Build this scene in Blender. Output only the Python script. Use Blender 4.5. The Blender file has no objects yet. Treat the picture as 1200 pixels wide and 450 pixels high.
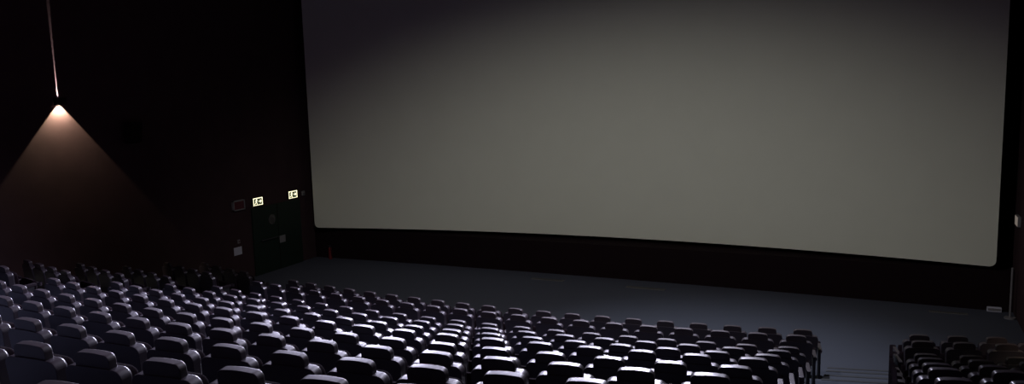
import bpy, bmesh, math
from mathutils import Vector, Matrix
PI = math.pi
SC = bpy.context.scene
COL = SC.collection

# ------------------------------------------------------------------ camera
EYE = Vector((0.0, 0.0, 5.2))
FPX, YAW, PIT, ROL = 944.0, 0.43677, 0.13185, -0.027457
Fw = Vector((-math.sin(YAW)*math.cos(PIT), math.cos(YAW)*math.cos(PIT), -math.sin(PIT)))
R0 = Vector((math.cos(YAW), math.sin(YAW), 0.0))
U0 = R0.cross(Fw)
Rt = R0*math.cos(ROL) + U0*math.sin(ROL)
Up = U0*math.cos(ROL) - R0*math.sin(ROL)
cd = bpy.data.cameras.new('camera')
cd.sensor_fit = 'HORIZONTAL'; cd.sensor_width = 36.0; cd.lens = 36.0*FPX/1200.0
cd.clip_start = 0.05; cd.clip_end = 200
cam = bpy.data.objects.new('camera', cd)
M = Matrix((Rt, Up, -Fw)).transposed().to_4x4(); M.translation = EYE
cam.matrix_world = M
COL.objects.link(cam); SC.camera = cam

def project(P):
    d = Vector(P) - EYE
    z = d.dot(Fw)
    if z < 0.3: return None
    return (600 + FPX*d.dot(Rt)/z, 225 - FPX*d.dot(Up)/z)

# ------------------------------------------------------------------ world, lights, exposure
w = bpy.data.worlds.new('world'); SC.world = w; w.use_nodes = True
w.node_tree.nodes['Background'].inputs[0].default_value = (0.0, 0.0, 0.0, 1)
w.node_tree.nodes['Background'].inputs[1].default_value = 0.0
SC.view_settings.view_transform = 'Standard'; SC.view_settings.look = 'None'
SC.view_settings.exposure = 0.0; SC.view_settings.gamma = 1.0
SC.view_settings.use_curve_mapping = False

def spot(name, loc, target, energy, color, size_deg, blend, radius):
    l = bpy.data.lights.new(name, 'SPOT'); l.energy = energy; l.color = color
    l.spot_size = math.radians(size_deg); l.spot_blend = blend; l.shadow_soft_size = radius
    o = bpy.data.objects.new(name, l); COL.objects.link(o); o.location = loc
    o.rotation_euler = (Vector(target) - Vector(loc)).to_track_quat('-Z', 'Y').to_euler()
    return o
def area(name, loc, target, energy, color, sx, sy, spread=180):
    l = bpy.data.lights.new(name, 'AREA'); l.energy = energy; l.color = color
    l.shape = 'RECTANGLE'; l.size = sx; l.size_y = sy; l.spread = math.radians(spread)
    o = bpy.data.objects.new(name, l); COL.objects.link(o); o.location = loc
    o.rotation_euler = (Vector(target) - Vector(loc)).to_track_quat('-Z', 'Y').to_euler()
    return o
# ceiling light in front of the screen, turned back over the seats
spot('ceiling_seat_light', (-4.4, 17.2, 9.3), (-7.4, 7.6, 1.5), 4800, (0.84, 0.82, 1.0), 84, 1.0, 0.12)
# long soft ceiling panel that washes the tops of the seats
area('ceiling_wash_panel', (-7.0, 17.0, 9.4), (-7.2, 7.0, 1.0), 600, (0.76, 0.74, 1.0), 7.4, 1.2, 66)
area('left_tops_fill_light', (-12.6, 16.2, 7.6), (-9.2, 2.6, 3.6), 360, (0.76, 0.74, 1.0), 4.5, 2.2, 56)  # added fill, no real fixture, brightens the tops of the left seats
# light over the middle rows that reaches the lower part of the screen and the front floor
o = spot('ceiling_screen_light', (-5.6, 9.0, 9.4), (-5.9, 20.5, -2.4), 1290, (1.0, 0.985, 0.92), 80, 1.0, 0.4)
o.scale = (1.6, 1.0, 1.0)
spot('ceiling_floor_light', (-3.2, 12.8, 9.4), (-2.8, 13.9, 0), 2300, (0.86, 0.92, 1.0), 62, 1.0, 0.2)
# weak reddish fill added under the ceiling to lift the blacks
area('black_lift_fill', (-6.5, 6, 9.6), (-6.5, 6.01, 0), 34, (0.9, 0.30, 0.52), 16, 12)

# ------------------------------------------------------------------ materials
def mat(name, col, rough=0.5, spec=0.5, noise=0.0, nscale=8.0, bump=0.0, bscale=200.0, metal=0.0, emit=None, estr=0.0):
    m = bpy.data.materials.new(name); m.use_nodes = True
    nt = m.node_tree; b = nt.nodes['Principled BSDF']
    b.inputs['Base Color'].default_value = (*col, 1)
    b.inputs['Roughness'].default_value = rough
    b.inputs['Specular IOR Level'].default_value = spec
    b.inputs['Metallic'].default_value = metal
    tc = nt.nodes.new('ShaderNodeTexCoord')
    n = nt.nodes.new('ShaderNodeTexNoise'); n.inputs['Scale'].default_value = nscale; n.inputs['Detail'].default_value = 3
    nt.links.new(tc.outputs['Object'], n.inputs['Vector'])
    r = nt.nodes.new('ShaderNodeMapRange')
    r.inputs['To Min'].default_value = 1-noise; r.inputs['To Max'].default_value = 1+noise
    nt.links.new(n.outputs['Fac'], r.inputs['Value'])
    mx = nt.nodes.new('ShaderNodeVectorMath'); mx.operation = 'SCALE'
    mx.inputs[0].default_value = col
    nt.links.new(r.outputs['Result'], mx.inputs['Scale'])
    nt.links.new(mx.outputs['Vector'], b.inputs['Base Color'])
    if bump > 0:
        n2 = nt.nodes.new('ShaderNodeTexNoise'); n2.inputs['Scale'].default_value = bscale
        nt.links.new(tc.outputs['Object'], n2.inputs['Vector'])
        bp = nt.nodes.new('ShaderNodeBump'); bp.inputs['Strength'].default_value = bump; bp.inputs['Distance'].default_value = 0.002
        nt.links.new(n2.outputs['Fac'], bp.inputs['Height']); nt.links.new(bp.outputs['Normal'], b.inputs['Normal'])
    if emit:
        b.inputs['Emission Color'].default_value = (*emit, 1); b.inputs['Emission Strength'].default_value = estr
    return m
M_screen = mat('screen_fabric', (0.78, 0.79, 0.70), 0.95, 0.1, 0.03, 1.5, 0.0)
M_carpet = mat('grey_blue_carpet', (0.070, 0.075, 0.103), 0.95, 0.1, 0.12, 60, 0.5, 300)
M_nosing = mat('dark_nosing', (0.05, 0.05, 0.06), 0.7, 0.3, 0.1)
M_wall = mat('dark_wall_fabric', (0.052, 0.030, 0.035), 0.95, 0.1, 0.22, 2.2, 0.4, 90)
M_black = mat('black_drape', (0.014, 0.008, 0.010), 0.95, 0.05, 0.1, 4)
M_ceil = mat('dark_ceiling', (0.02, 0.018, 0.02), 0.95, 0.1, 0.1)
M_plastic = mat('black_plastic', (0.025, 0.016, 0.024), 0.50, 0.6, 0.08, 20, 0.05, 900)
M_shell = mat('black_plastic_shell', (0.023, 0.016, 0.027), 0.48, 0.6, 0.08, 20, 0.05, 900)
for _m in (M_plastic, M_shell):
    _b = _m.node_tree.nodes['Principled BSDF']; _b.inputs['Coat Weight'].default_value = 0.4; _b.inputs['Coat Roughness'].default_value = 0.2
M_fabric = mat('dark_seat_fabric', (0.010, 0.006, 0.009), 0.95, 0.03, 0.15, 40, 0.4, 500)
M_metal = mat('dark_steel', (0.07, 0.07, 0.08), 0.45, 0.5, 0.05, metal=0.6)
M_white = mat('pale_paper', (0.55, 0.55, 0.68), 0.8, 0.3, 0.03)
M_grille = mat('grille_metal', (0.13, 0.125, 0.13), 0.6, 0.3, 0.05)
M_grey = mat('grey_metal', (0.22, 0.21, 0.23), 0.5, 0.5, 0.05)
M_door = mat('dark_green_door', (0.010, 0.020, 0.015), 0.6, 0.3, 0.08)
M_glass = mat('door_porthole_glass', (0.05, 0.045, 0.05), 0.25, 0.5, 0.02)
M_red = mat('red_enamel', (0.14, 0.015, 0.02), 0.4, 0.5, 0.05)
M_sign = mat('lit_sign_face', (0.05, 0.07, 0.05), 0.5, 0.3, 0.02, emit=(0.6, 0.8, 0.45), estr=0.05)
M_mark = mat('lit_pictogram', (0.8, 0.8, 0.6), 0.6, 0.2, 0.02, emit=(1.0, 0.93, 0.62), estr=1.6)
M_maroon = mat('dark_red_panel', (0.10, 0.02, 0.03), 0.6, 0.3, 0.05)
M_bulb = mat('lamp_bulb', (0.9, 0.85, 0.7), 0.5, 0.3, 0.02, emit=(1.0, 0.8, 0.55), estr=12)

# ------------------------------------------------------------------ mesh helpers
def obj(name, bm, m, parent=None, smooth=False, auto=None):
    me = bpy.data.meshes.new(name)
    bmesh.ops.recalc_face_normals(bm, faces=bm.faces[:])
    if smooth:
        lim = math.radians(auto or 35)
        for f in bm.faces: f.smooth = True
        for e in bm.edges:
            if len(e.link_faces) == 2 and e.calc_face_angle(0) > lim: e.smooth = False
    bm.to_mesh(me); bm.free(); me.materials.append(m)
    o = bpy.data.objects.new(name, me); COL.objects.link(o)
    if smooth:
        wn = o.modifiers.new('weighted_normals', 'WEIGHTED_NORMAL'); wn.keep_sharp = True; wn.weight = 100
    if parent: o.parent = parent
    return o
def tag(o, label, cat, group=None):
    o['label'] = label; o['category'] = cat
    if group: o['group'] = group
    return o
def struct(name, bm, m, smooth=False):
    o = obj(name, bm, m, None, smooth); o['kind'] = 'structure'; return o
def thing(name, label, cat, loc, rz=0.0, group=None):
    o = bpy.data.objects.new(name, None); COL.objects.link(o); o.empty_display_size = 0.1
    o.location = loc; o.rotation_euler = (0, 0, rz)
    return tag(o, label, cat, group)
def add_box(bm, lo, hi, bev=0.0, seg=2):
    c = [(a+b)/2 for a, b in zip(lo, hi)]; s = [b-a for a, b in zip(lo, hi)]
    r = bmesh.ops.create_cube(bm, size=1.0)
    vs = r['verts']
    for v in vs: v.co = Vector((v.co.x*s[0]+c[0], v.co.y*s[1]+c[1], v.co.z*s[2]+c[2]))
    if bev > 0:
        es = list({e for v in vs for e in v.link_edges})
        bmesh.ops.bevel(bm, geom=es, offset=bev, segments=seg, affect='EDGES', profile=0.5)
    return bm
def box(lo, hi, bev=0.0, seg=2):
    return add_box(bmesh.new(), lo, hi, bev, seg)
def add_cyl(bm, p, q, r, n=16, r2=None):
    p = Vector(p); q = Vector(q); d = q-p
    mt = Matrix.Translation((p+q)/2) @ d.to_track_quat('Z', 'Y').to_matrix().to_4x4()
    bmesh.ops.create_cone(bm, cap_ends=True, segments=n, radius1=r, radius2=r if r2 is None else r2, depth=d.length, matrix=mt)
    return bm
def prism(outline, y0, y1, rear_bev=0.004, front_bev=0.02, crown=0.0):
    """outline in XZ (counter clockwise), extruded along +Y from the rear face y0 to the front y1"""
    bm = bmesh.new()
    vs = [bm.verts.new((x, y0, z)) for x, z in outline]
    f = bm.faces.new(vs)
    r = bmesh.ops.extrude_face_region(bm, geom=[f])
    nv = [g for g in r['geom'] if isinstance(g, bmesh.types.BMVert)]
    for v in nv: v.co.y = y1
    bm.edges.ensure_lookup_table()
    re = [e for e in bm.edges if all(abs(v.co.y-y0) < 1e-6 for v in e.verts)]
    fe = [e for e in bm.edges if all(abs(v.co.y-y1) < 1e-6 for v in e.verts)]
    if rear_bev > 0: bmesh.ops.bevel(bm, geom=re, offset=rear_bev, segments=2, affect='EDGES', profile=0.5)
    fe = [e for e in bm.edges if e.is_valid and all(abs(v.co.y-y1) < 1e-6 for v in e.verts)]
    if front_bev > 0: bmesh.ops.bevel(bm, geom=fe, offset=front_bev, segments=3, affect='EDGES', profile=0.5)
    return bm
def arch(w_, z0, z1, r, crown=0.01, n=8, wb=None, rb=0.01):
    """outline: bottom width wb, top width w_, rounded upper corners, slightly crowned top"""
    wb = wb or w_; h = w_/2; pts = [(-wb/2+rb, z0), (wb/2-rb, z0), (wb/2, z0+rb)]
    def cz(x): return z1 - crown*(x/h)**2
    # right corner
    zc = cz(h-r) - r
    for i in range(n+1):
        a = i/n*PI/2
        pts.append((h-r+r*math.cos(a), zc + r*math.sin(a)))
    for i in range(1, 8):
        x = (h-r) - 2*(h-r)*i/8
        pts.append((x, cz(x)))
    for i in range(n+1):
        a = PI/2 + i/n*PI/2
        pts.append((-h+r+r*math.cos(a), zc + r*math.sin(a)))
    pts.append((-wb/2, z0+rb))
    return pts

# ------------------------------------------------------------------ seating lattice (curved rows)
SP, RP, RAD, XC, JC, Y1 = 0.56, 1.10554, 32.909, -6.426, 0.5365, 13.2162
HEAD = 0.95
ztop = [-4.117, -3.881, -3.720, -3.416, -3.114, -2.793, -2.505, -2.193, -1.890, -1.584, -1.279, -0.974, -0.669]
ZF = [5.2+z-HEAD for z in ztop]                      # floor level under each row
def row_pt(i, u, dy=0.0):                            # i = 1 is the row next to the screen
    ph = u/RAD
    return XC + RAD*math.sin(ph), Y1 - (i-1)*RP + RAD*(1-math.cos(ph)) + dy, ph
def u_of(J): return (J-JC)*SP
XL, XR = -16.2, 2.62
YW = 20.2                                            # low black wall under the screen

# ------------------------------------------------------------------ the room
# floor: the flat front plus the curved terraces, one continuous surface
def make_floor():
    bm = bmesh.new()
    us = [-10.6 + k*(20.4/40) for k in range(41)]
    us = [XLu for XLu in us]
    lines = []                                       # (y offset function, z) from the front wall backwards
    fr = 0.77
    lines.append((None, 0.0))
    for i in range(1, 14):
        zl = 0.0 if i == 1 else ZF[i-2]
        lines.append(((i, fr), zl)); lines.append(((i, fr), ZF[i-1]))
    lines.append(('end', ZF[12]))
    grid = []
    for key, z in lines:
        rowv = []
        for u in us:
            x, y, _ = row_pt(1, u)
            if key is None: y = YW + 1.4
            elif key == 'end': y = -3.5
            else: x, y, _ = row_pt(key[0], u, key[1])
            x = max(min(x, XR+0.02), XL-0.02)
            rowv.append(bm.verts.new((x, y, z)))
        grid.append(rowv)
    for a, b in zip(grid, grid[1:]):
        for k in range(len(us)-1):
            bm.faces.new((a[k], a[k+1], b[k+1], b[k]))
    return bm
struct('floor', make_floor(), M_carpet)

# aisle half steps (carpeted blocks) and their nosings
def curved_block(i, ua, ub, ya, yb, z0, z1, n=4):
    bm = bmesh.new(); ring = []
    for k in range(n+1):
        u = ua + (ub-ua)*k/n
        q = []
        for dy, z in ((ya, z0), (yb, z0), (yb, z1), (ya, z1)):
            x, y, _ = row_pt(i, u, dy); q.append(bm.verts.new((x, y, z)))
        ring.append(q)
    for a, b in zip(ring, ring[1:]):
        for j in range(4): bm.faces.new((a[j], a[(j+1) % 4], b[(j+1) % 4], b[j]))
    bm.faces.new(ring[0]); bm.faces.new(ring[-1][::-1])
    return bm
AISLES = [(u_of(10)+0.33, u_of(13.14)-0.33), (u_of(-12.15)+0.33, u_of(-9)-0.33)]
tn = 1
for ua, ub in AISLES:
    for i in range(1, 13):
        zl = 0.0 if i == 1 else ZF[i-2]
        zh = ZF[i-1]
        d = 0.36 if i == 1 else 0.55
        zm = (zl+zh)/2
        struct('trim_%d' % tn, curved_block(i, ua, ub, 0.77, 0.77+d, zl-0.002, zm), M_carpet); tn += 1
        # dark nosing strips on the two edges
        struct('trim_%d' % tn, curved_block(i, ua, ub, 0.77+d-0.05, 0.77+d+0.012, zm-0.02, zm+0.006), M_nosing); tn += 1
        struct('trim_%d' % tn, curved_block(i, ua, ub, 0.72, 0.782, zh-0.02, zh+0.006), M_nosing); tn += 1

struct('wall_left', box((XL-0.2, -3.6, -0.1), (XL, 21.7, 9.8)), M_wall)
struct('wall_right', box((XR, -3.6, -0.1), (XR+0.2, 21.7, 9.8)), M_wall)
struct('wall_front', box((XL-0.2, 21.5, -0.1), (XR+0.2, 21.7, 9.8)), M_black)
struct('wall_back', box((XL-0.2, -3.7, -0.1), (XR+0.2, -3.5, 9.8)), M_wall)
struct('ceiling', box((XL-0.2, -3.7, 9.7), (XR+0.2, 21.7, 9.9)), M_ceil)
# low black wall under the screen (slightly curved)
def low_wall():
    bm = bmesh.new(); n = 24; ring = []
    for k in range(n+1):
        x = XL + (XR-XL)*k/n
        y = YW - 0.22*((x+6.8)/9.4)**2
        ring.append([bm.verts.new((x, yy, z)) for yy, z in ((y, -0.02), (21.5, -0.02), (21.5, 0.9), (y, 0.9))])
    for a, b in zip(ring, ring[1:]):
        for j in range(4): bm.faces.new((a[j], a[(j+1) % 4], b[(j+1) % 4], b[j]))
    bm.faces.new(ring[0]); bm.faces.new(ring[-1][::-1])
    return bm
struct('wall_front_low', low_wall(), M_black)

# ------------------------------------------------------------------ the screen: a curved sheet with rounded corners
def make_screen():
    A = Vector((-15.93, 19.66)); B = Vector((2.25, 19.90)); sag = 1.0
    L = (B-A).length; t = (B-A)/L; nrm = Vector((-t.y, t.x))
    Rr = (L*L/4+sag*sag)/(2*sag); half = math.asin(L/2/Rr)
    zb, zt, rc = 1.0, 8.7, 0.14
    def pt(s, z, off=0.0):                           # s in 0..1 along the arc
        a = (2*s-1)*half
        along = L/2 + Rr*math.sin(a); dep = Rr*math.cos(a) - Rr*math.cos(half) + off
        p = A + t*along + nrm*dep
        return (p.x, p.y, z)
    arc = 2*half*Rr
    bm = bmesh.new()
    ss = [0, .0006, .0012, .002, .003, .0045, .006, .0077] + [.0077 + (1-.0154)*k/64 for k in range(1, 64)] + [1-.0077, 1-.006, 1-.0045, 1-.003, 1-.002, 1-.0012, 1-.0006, 1]
    rows = []
    for s in ss:
        d = min(s, 1-s)*arc
        cut = rc - math.sqrt(max(rc*rc-(rc-d)**2, 0)) if d < rc else 0
        c = []
        for off in (0.0, 0.03):
            c.append([bm.verts.new(pt(s, zb+cut + (zt-zb-2*cut)*k/16, off)) for k in range(17)])
        rows.append(c)
    for a, b in zip(rows, rows[1:]):
        for k in range(16):
            bm.faces.new((a[0][k], b[0][k], b[0][k+1], a[0][k+1]))
            bm.faces.new((a[1][k], a[1][k+1], b[1][k+1], b[1][k]))
        bm.faces.new((a[0][0], a[1][0], b[1][0], b[0][0]))
        bm.faces.new((a[0][16], b[0][16], b[1][16], a[1][16]))
    for c in (rows[0], rows[-1]):
        for k in range(16): bm.faces.new((c[0][k], c[0][k+1], c[1][k+1], c[1][k]))
    return bm
tag(obj('projection_screen', make_screen(), M_screen, None, True, 50), 'huge pale grey curved cinema screen hanging across the front wall, blank', 'screen')

# ------------------------------------------------------------------ the cinema seat
TILT = math.radians(5)
def tilt(bm):                                        # recline about the top of the headrest
    for v in bm.verts:
        y, z = v.co.y, v.co.z
        v.co.y = y*math.cos(TILT) - z*math.sin(TILT)
        v.co.z = HEAD - 0.005 + z*math.cos(TILT) + y*math.sin(TILT)
    return bm
def headrest_bm():
    return tilt(prism(arch(0.292, -0.20, 0.0, 0.045, 0.012, rb=0.01), -0.03, 0.036, 0.004, 0.014))
def shell_bm():
    return tilt(prism(arch(0.48, -0.62, -0.094, 0.062, 0.008, n=10, wb=0.43, rb=0.03), -0.040, 0.055, 0.005, 0.022))
def cushion_bm():
    bm = tilt(prism(arch(0.45, -0.60, -0.116, 0.07, 0.006, n=8, wb=0.42, rb=0.03), 0.056, 0.125, 0.002, 0.030))
    return bm
def side_profile_prism(pts, x0, x1, bev):            # outline in YZ extruded along X
    bm = bmesh.new()
    f = bm.faces.new([bm.verts.new((x0, y, z)) for y, z in pts])
    r = bmesh.ops.extrude_face_region(bm, geom=[f])
    for g in r['geom']:
        if isinstance(g, bmesh.types.BMVert): g.co.x = x1
    es = [e for e in bm.edges if abs(e.verts[0].co.x-e.verts[1].co.x) < 1e-6]
    if bev: bmesh.ops.bevel(bm, geom=es, offset=bev, segments=2, affect='EDGES', profile=0.5)
    return bm
def seat_bm():                                       # folded up seat pad
    pts = [(0.20, 0.40), (0.24, 0.36), (0.31, 0.37), (0.38, 0.52), (0.40, 0.62), (0.38, 0.66), (0.34, 0.665), (0.30, 0.63), (0.24, 0.47)]
    pts = [(y+0.02, z-0.02) for y, z in pts]
    return side_profile_prism(pts, -0.215, 0.215, 0.015)
def seat_shell_bm():
    pts = [(0.335, 0.33), (0.36, 0.335), (0.425, 0.53), (0.432, 0.60), (0.417, 0.60), (0.40, 0.53)]
    return side_profile_prism(pts, -0.20, 0.20, 0.004)
def arm_pad_bm(sx):
    pts = [(0.02, 0.555), (0.36, 0.565), (0.385, 0.58), (0.385, 0.60), (0.36, 0.615), (0.05, 0.61), (0.02, 0.60)]
    return side_profile_prism(pts, sx-0.029, sx+0.029, 0.008)
def standard_bm(sx):
    pts = [(0.12, 0.03), (0.34, 0.03), (0.31, 0.30), (0.34, 0.555), (0.10, 0.553), (0.13, 0.30)]
    return side_profile_prism(pts, sx-0.020, sx+0.020, 0.006)
def foot_bm(sx):
    return box((sx-0.028, 0.08, 0.0), (sx+0.028, 0.38, 0.03), 0.006)
def cup_bm(sx):
    bm = bmesh.new()
    bmesh.ops.create_cone(bm, cap_ends=False, segments=20, radius1=0.036, radius2=0.042, depth=0.06,
                          matrix=Matrix.Translation((sx, 0.43, 0.585)))
    r = bmesh.ops.create_cone(bm, cap_ends=True, segments=20, radius1=0.034, radius2=0.036, depth=0.008,
                          matrix=Matrix.Translation((sx, 0.43, 0.556)))
    return bm
def hinge_bm():
    bm = bmesh.new(); add_cyl(bm, (-0.262, 0.24, 0.36), (0.245, 0.24, 0.36), 0.014, 12)
    return bm
def make_seat(both):
    t = thing('cinema_seat', '', 'cinema seat', (0, 0, 0))
    obj('headrest', headrest_bm(), M_plastic, t, True)
    s = obj('backrest_shell', shell_bm(), M_shell, t, True)
    bm = bmesh.new(); add_cyl(bm, (0, 0.01, HEAD-0.245), (0, -0.002, HEAD-0.245), 0.018, 16)
    obj('number_plate', bm, M_metal, s)
    obj('backrest_cushion', cushion_bm(), M_fabric, t, True)
    st = obj('seat', seat_bm(), M_fabric, t, True)
    obj('seat_shell', seat_shell_bm(), M_plastic, st, True)
    obj('hinge_bar', hinge_bm(), M_metal, t, True)
    for sx in ((-0.28, 0.28) if both else (-0.28,)):
        a = obj('armrest', arm_pad_bm(sx), M_plastic, t, True)
        obj('cup_holder', cup_bm(sx), M_plastic, a, True)
        l = obj('leg', standard_bm(sx), M_metal, t, True)
        obj('foot_plate', foot_bm(sx), M_metal, l)
    return t
protos = {False: make_seat(False), True: make_seat(True)}
used = {False: False, True: False}
ORD = ['zeroth', 'first', 'second', 'third', 'fourth', 'fifth', 'sixth', 'seventh', 'eighth', 'ninth', 'tenth', 'eleventh', 'twelfth', 'thirteenth']
def dup(root):
    r = root.copy(); COL.objects.link(r)
    for ch in list(root.children):
        c = ch.copy(); COL.objects.link(c); c.parent = r
        for g in ch.children:
            d = g.copy(); COL.objects.link(d); d.parent = c
    return r
def in_view(x, y, z, m=12):
    ps = [project((x+dx, y, z+dz)) for dx in (-.26, .26) for dz in (0.55, 0.95)]
    ps = [p for p in ps if p]
    if not ps: return False
    xs = [p[0] for p in ps]; ys = [p[1] for p in ps]
    return max(xs) > -m and min(xs) < 1200+m and min(ys) < 450+m and max(ys) > 0
def place(i, J, both, label, group):
    x, y, ph = row_pt(i, u_of(J)); z = ZF[i-1]
    if not in_view(x, y, z): return
    if not used[both]: o = protos[both]; used[both] = True
    else: o = dup(protos[both])
    o.location = (x, y, z); o.rotation_euler = (0, 0, ph)
    o['label'] = label; o['group'] = group
    return o
NSEAT = 0
for i in range(1, 14):
    rowname = 'front row' if i == 1 else ORD[i] + ' row from the screen'
    for J in range(-9, 11):
        if J >= 1: cnt = ORD[11-J] + ' from right aisle'
        else: cnt = ORD[J+10] + ' from left aisle'
        if place(i, J, J == 10, 'black seat in the central block, %s, %s' % (rowname, cnt), 'black cinema seats of the central block'): NSEAT += 1
    for k in range(4):
        if place(i, -12.15-k, k == 0, 'dim black seat in the left wall block, %s, %s from the aisle' % (rowname.replace(' from the screen', ''), ORD[k+1]), 'black cinema seats of the left wall block'): NSEAT += 1
        if place(i, 13.14+k, k == 3, 'dark seat in the right wall block, %s, %s from the aisle' % (rowname.replace(' from the screen', ''), ORD[k+1]), 'black cinema seats of the right wall block'): NSEAT += 1
print('SEATS', NSEAT)

# ------------------------------------------------------------------ partition at the corner of the right block
pts = [(0.0, 0.0), (0.72, 0.0), (0.72, 0.70), (0.70, 0.76), (0.64, 0.80), (0.10, 0.84), (0.03, 0.82), (0.0, 0.76)]
pr = thing('end_panel', 'dark upright end panel at right aisle edge, nearest the screen', 'panel', (0.165, 12.35, ZF[1]), 0, 'end panels of the right wall block')
obj('board', side_profile_prism(pts, -0.022, 0.022, 0.006), M_fabric, pr, True)
obj('edge_cap', side_profile_prism([(y, z) for y, z in ((-0.012, 0.0), (0.0, 0.0), (0.0, 0.80), (-0.012, 0.78))], -0.024, 0.024, 0), M_shell, pr)
for k, w_ in ((1, 'second'), (2, 'third'), (3, 'fourth')):
    q = dup(pr); q.location = (0.165, 12.35-RP*k, ZF[1+k])
    q['label'] = 'dark upright end panel at right aisle edge, %s back from the screen' % w_

# ------------------------------------------------------------------ wall lamps: narrow beam up, wide fan down
def wall_lamp(x, y, z, side, label):
    s = side                                         # +1: stands out from the left wall, -1: from the right wall
    t = thing('wall_lamp', label, 'wall lamp', (x, y, z))
    bp = box((min(0, s*0.015), -0.09, -0.09), (max(0, s*0.015), 0.09, 0.09), 0.004)
    obj('back_plate', bp, M_metal, t)
    def sb(x0, x1, y0, y1, z0, z1, bm=None):
        return add_box(bm or bmesh.new(), (min(s*x0, s*x1), y0, z0), (max(s*x0, s*x1), y1, z1))
    bm = sb(0.096, 0.108, -0.12, 0.12, -0.08, 0.08)
    sb(0.015, 0.096, -0.12, -0.11, -0.08, 0.08, bm); sb(0.015, 0.096, 0.11, 0.12, -0.08, 0.08, bm)
    sb(0.015, 0.096, -0.11, 0.11, -0.003, 0.003, bm)
    h = obj('housing', bm, M_black, t)
    obj('bulb', sb(0.06, 0.09, -0.02, 0.02, -0.008, -0.003), M_bulb, h)
    obj('bulb', sb(0.03, 0.06, -0.01, 0.01, 0.003, 0.008), M_bulb, h)
    fix_cols = {'downward_light': (1.0, 0.87, 0.55), 'upward_light': (1.0, 0.95, 0.85)}
    for nm, dz, tz, ty, e, sz, bl in (('downward_light', -0.012, -1.0, 0.0, 420, 85, 0.12), ('upward_light', 0.012, 1.0, 0.0, 1300, 70, 0.6)):
        l = bpy.data.lights.new(nm, 'SPOT'); l.energy = e; l.color = fix_cols[nm]
        l.spot_size = math.radians(sz); l.spot_blend = bl; l.shadow_soft_size = 0.004
        o = bpy.data.objects.new(nm, l); COL.objects.link(o); o.parent = t
        if tz < 0:
            o.location = (s*0.08, 0, dz); d = Vector((0, 0, -1))
        else:
            o.location = (s*0.06, 0, dz); d = Vector((0, 0, 1)); o.scale = (1.0, 0.03, 1.0)
        o.rotation_euler = d.to_track_quat('-Z', 'Y').to_euler()
wall_lamp(XL, 11.73, 5.12, 1, 'small black up and down wall lamp glowing warm on the dark left wall')
wall_lamp(XR, 11.73, 5.12, -1, 'black up and down wall lamp on the right wall outside the picture')

# ------------------------------------------------------------------ exit signs on the left wall
def exit_sign(y, z, label):
    t = thing('exit_sign', label, 'exit sign', (XL, y, z), 0, 'lit exit signs')
    obj('housing', box((0, -0.20, 0.0), (0.05, 0.20, 0.24), 0.006), M_metal, t)
    f = obj('lit_face', box((0.0505, -0.185, 0.015), (0.056, 0.185, 0.225)), M_sign, t)
    # running figure, doorway and arrow
    bm = bmesh.new(); X0, X1 = 0.0565, 0.060
    def bar(a, b, w_):
        a = Vector(a); b = Vector(b); d = (b-a).normalized(); n = Vector((-d.y, d.x))*w_/2
        q = [a+n, b+n, b-n, a-n]
        lo = [bm.verts.new((X0, p.x, p.y)) for p in q]; hi = [bm.verts.new((X1, p.x, p.y)) for p in q]
        bm.faces.new(lo); bm.faces.new(hi[::-1])
        for k in range(4): bm.faces.new((lo[k], hi[k], hi[(k+1) % 4], lo[(k+1) % 4]))
    add_cyl(bm, (X0, -0.05, 0.185), (X1, -0.05, 0.185), 0.018, 14)
    bar((-0.055, 0.165), (-0.075, 0.105), 0.03)
    bar((-0.06, 0.155), (-0.015, 0.13), 0.014); bar((-0.06, 0.155), (-0.105, 0.14), 0.014)
    bar((-0.075, 0.105), (-0.035, 0.075), 0.016); bar((-0.035, 0.075), (-0.04, 0.035), 0.014)
    bar((-0.075, 0.105), (-0.10, 0.065), 0.016); bar((-0.10, 0.065), (-0.145, 0.06), 0.014)
    bar((0.03, 0.12), (0.12, 0.12), 0.022); bar((0.09, 0.16), (0.13, 0.12), 0.02); bar((0.09, 0.08), (0.13, 0.12), 0.02)
    bar((-0.185, 0.215), (0.185, 0.215), 0.022); bar((-0.185, 0.02), (0.185, 0.02), 0.016); bar((-0.175, 0.02), (-0.175, 0.215), 0.022); bar((0.175, 0.02), (0.175, 0.215), 0.026)
    obj('pictogram', bm, M_mark, f)
exit_sign(17.5, 2.00, 'glowing exit sign with running figure, left of two on left wall')
exit_sign(19.0, 2.00, 'glowing exit sign with running figure, nearer the screen on left wall')

# unlit framed box left of the exit signs
t = thing('wall_sign_box', 'unlit grey framed box beside the exit signs on left wall', 'sign box', (XL, 16.76, 1.98))
bm = bmesh.new()
for lo, hi in (((0, -0.22, 0), (0.07, -0.19, 0.28)), ((0, 0.19, 0), (0.07, 0.22, 0.28)), ((0, -0.22, 0.25), (0.07, 0.22, 0.28)), ((0, -0.22, 0), (0.07, 0.22, 0.03))):
    add_box(bm, lo, hi)
obj('frame', bm, M_grey, t)
obj('panel', box((0, -0.19, 0.03), (0.05, 0.19, 0.25)), M_maroon, t)

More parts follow.
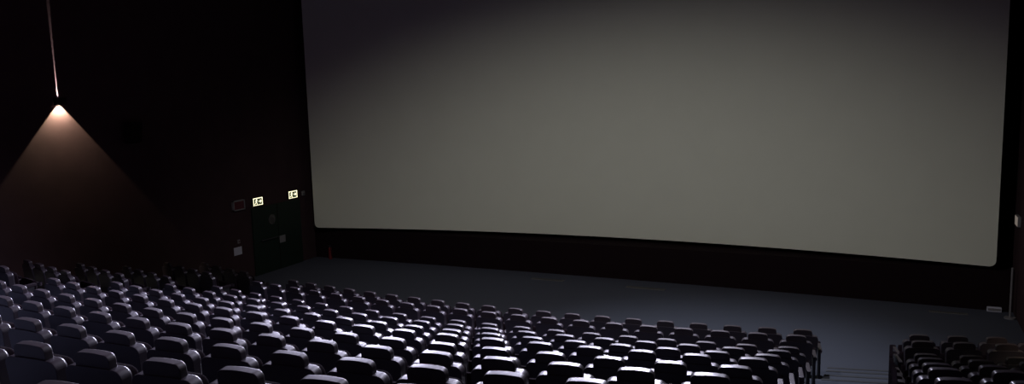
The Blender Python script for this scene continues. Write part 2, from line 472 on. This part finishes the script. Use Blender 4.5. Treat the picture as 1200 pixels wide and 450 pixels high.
# door under the signs with a small pane and a notice
d = struct('door_1', box((XL, 17.25, 0.0), (XL+0.05, 19.3, 1.95), 0.004), M_door)
def part(name, bm, m, par, smooth=False):
    o = obj(name, bm, m, par, smooth); return o
part('door_seam', box((XL+0.05, 18.27, 0.02), (XL+0.056, 18.285, 1.94)), M_black, d)
bm = bmesh.new(); add_cyl(bm, (XL+0.05, 18.02, 1.52), (XL+0.062, 18.02, 1.52), 0.15, 28)
part('window_pane', bm, M_glass, d)
bm = bmesh.new(); add_cyl(bm, (XL+0.10, 17.5, 0.98), (XL+0.10, 18.2, 0.98), 0.018, 12)
add_cyl(bm, (XL+0.04, 17.55, 0.98), (XL+0.10, 17.55, 0.98), 0.012, 10); add_cyl(bm, (XL+0.04, 18.15, 0.98), (XL+0.10, 18.15, 0.98), 0.012, 10)
part('push_bar', bm, M_metal, d)
tag(obj('notice', box((XL+0.051, 18.30, 0.77), (XL+0.054, 18.55, 0.98)), M_grey), 'small grey notice on the dark green door', 'notice')
tag(obj('notice', box((XL+0.001, 16.50, 0.74), (XL+0.005, 16.80, 0.96)), M_white), 'small pale bluish notice low on the left wall', 'notice')
t = thing('call_point', 'tiny pale call point above the bluish notice on left wall', 'call point', (XL, 16.69, 1.06))
obj('box', box((0, -0.04, 0), (0.03, 0.04, 0.10), 0.004), M_grey, t); obj('button', box((0.03, -0.02, 0.03), (0.036, 0.02, 0.07)), M_maroon, t)
t = thing('wall_sensor', 'tiny grey sensor on left wall beside the screen edge', 'sensor', (XL, 19.5, 2.02))
obj('body', box((0, -0.06, 0), (0.05, 0.06, 0.14), 0.008), M_grey, t); obj('lens', box((0.05, -0.02, 0.03), (0.056, 0.02, 0.07)), M_glass, t)

# surround speaker high on the left wall
def wall_speaker(x, y, z, s, label):
    t = thing('wall_speaker', label, 'speaker', (x, y, z))
    pts = [(0.06, 0.0), (0.20, 0.04), (0.26, 0.50), (0.06, 0.50)]
    bm = bmesh.new()
    a = [bm.verts.new((s*px, -0.19, pz)) for px, pz in pts]; b = [bm.verts.new((s*px, 0.19, pz)) for px, pz in pts]
    bm.faces.new(a); bm.faces.new(b[::-1])
    for k in range(4): bm.faces.new((a[k], b[k], b[(k+1) % 4], a[(k+1) % 4]))
    bmesh.ops.bevel(bm, geom=bm.edges[:], offset=0.008, segments=2, affect='EDGES')
    obj('cabinet', bm, M_black, t)
    obj('bracket', box((min(0, s*0.07), -0.05, 0.15), (max(0, s*0.07), 0.05, 0.35)), M_metal, t)
wall_speaker(XL, 13.45, 4.08, 1, 'barely visible black speaker box on left wall right of the lamp')

# fire extinguisher by the low wall at the left
t = thing('fire_extinguisher', 'small red fire extinguisher by low black wall under screen left corner', 'fire extinguisher', (-15.55, 19.85, 0.0)); t.scale = (0.8, 0.8, 0.8)
bm = bmesh.new(); add_cyl(bm, (0, 0, 0.0), (0, 0, 0.42), 0.07, 24); add_cyl(bm, (0, 0, 0.42), (0, 0, 0.48), 0.07, 24, 0.025)
obj('cylinder', bm, M_red, t, True)
bm = bmesh.new(); add_cyl(bm, (0, 0, 0.48), (0, 0, 0.53), 0.02, 12); add_box(bm, (-0.015, -0.10, 0.53), (0.015, 0.03, 0.55))
obj('valve', bm, M_metal, t)
bm = bmesh.new(); add_cyl(bm, (0.03, -0.02, 0.50), (0.09, -0.05, 0.42), 0.012, 10); add_cyl(bm, (0.09, -0.05, 0.42), (0.09, -0.03, 0.15), 0.012, 10)
obj('hose', bm, M_black, t)

# floor grilles in front of the low wall
def grille(x, y, w_, d_, label, rz=0.0):
    t = thing('floor_grille', label, 'floor grille', (x, y, 0.0), rz, 'floor grilles under the screen')
    obj('frame', box((-w_/2, -d_/2, 0.0), (w_/2, d_/2, 0.012), 0.003), M_grille, t)
    bm = bmesh.new(); n = int(w_/0.05)
    for k in range(n):
        x0 = -w_/2 + 0.03 + k*(w_-0.06)/n
        add_box(bm, (x0, -d_/2+0.02, 0.012), (x0+0.02, d_/2-0.02, 0.017))
    obj('slats', bm, M_metal, t)
grille(-8.12, 19.5, 0.92, 0.16, 'faint pale floor grille left of two under the screen')
grille(-5.42, 19.45, 1.00, 0.18, 'faint pale floor grille right of two under the screen')
grille(1.35, 19.50, 0.75, 0.14, 'dim floor grille near the right wall under the screen corner')
t = thing('socket_strip', 'short bright strip at foot of low black wall far right', 'strip', (2.26, 19.93, 0.0))
obj('body', box((-0.14, -0.04, 0.0), (0.14, 0.04, 0.10), 0.006), M_white, t)
obj('cover', box((-0.12, -0.05, 0.03), (0.12, -0.04, 0.08)), M_grey, t)

# right wall: post, foot and sign near the screen corner
t = thing('corner_post', 'thin dark vertical post by the right wall next to screen', 'post', (2.50, 19.45, 0.0))
bm = bmesh.new(); add_cyl(bm, (0, 0, 0.02), (0, 0, 1.1), 0.022, 14)
obj('pole', bm, M_grey, t, True)
bm = bmesh.new(); add_cyl(bm, (0, 0, 0.0), (0, 0, 0.03), 0.11, 24)
obj('base', bm, M_grey, t, True)
t = thing('exit_sign', 'small pale exit sign seen edge-on on right wall', 'exit sign', (XR, 19.75, 1.95), 0, None)
obj('housing', box((-0.06, -0.20, 0.0), (0, 0.20, 0.22), 0.005), M_grey, t)
obj('lit_face', box((-0.066, -0.18, 0.015), (-0.0605, 0.18, 0.205)), mat('dim_sign_face', (0.6, 0.6, 0.5), emit=(1.0, 0.8, 0.7), estr=0.12), t)
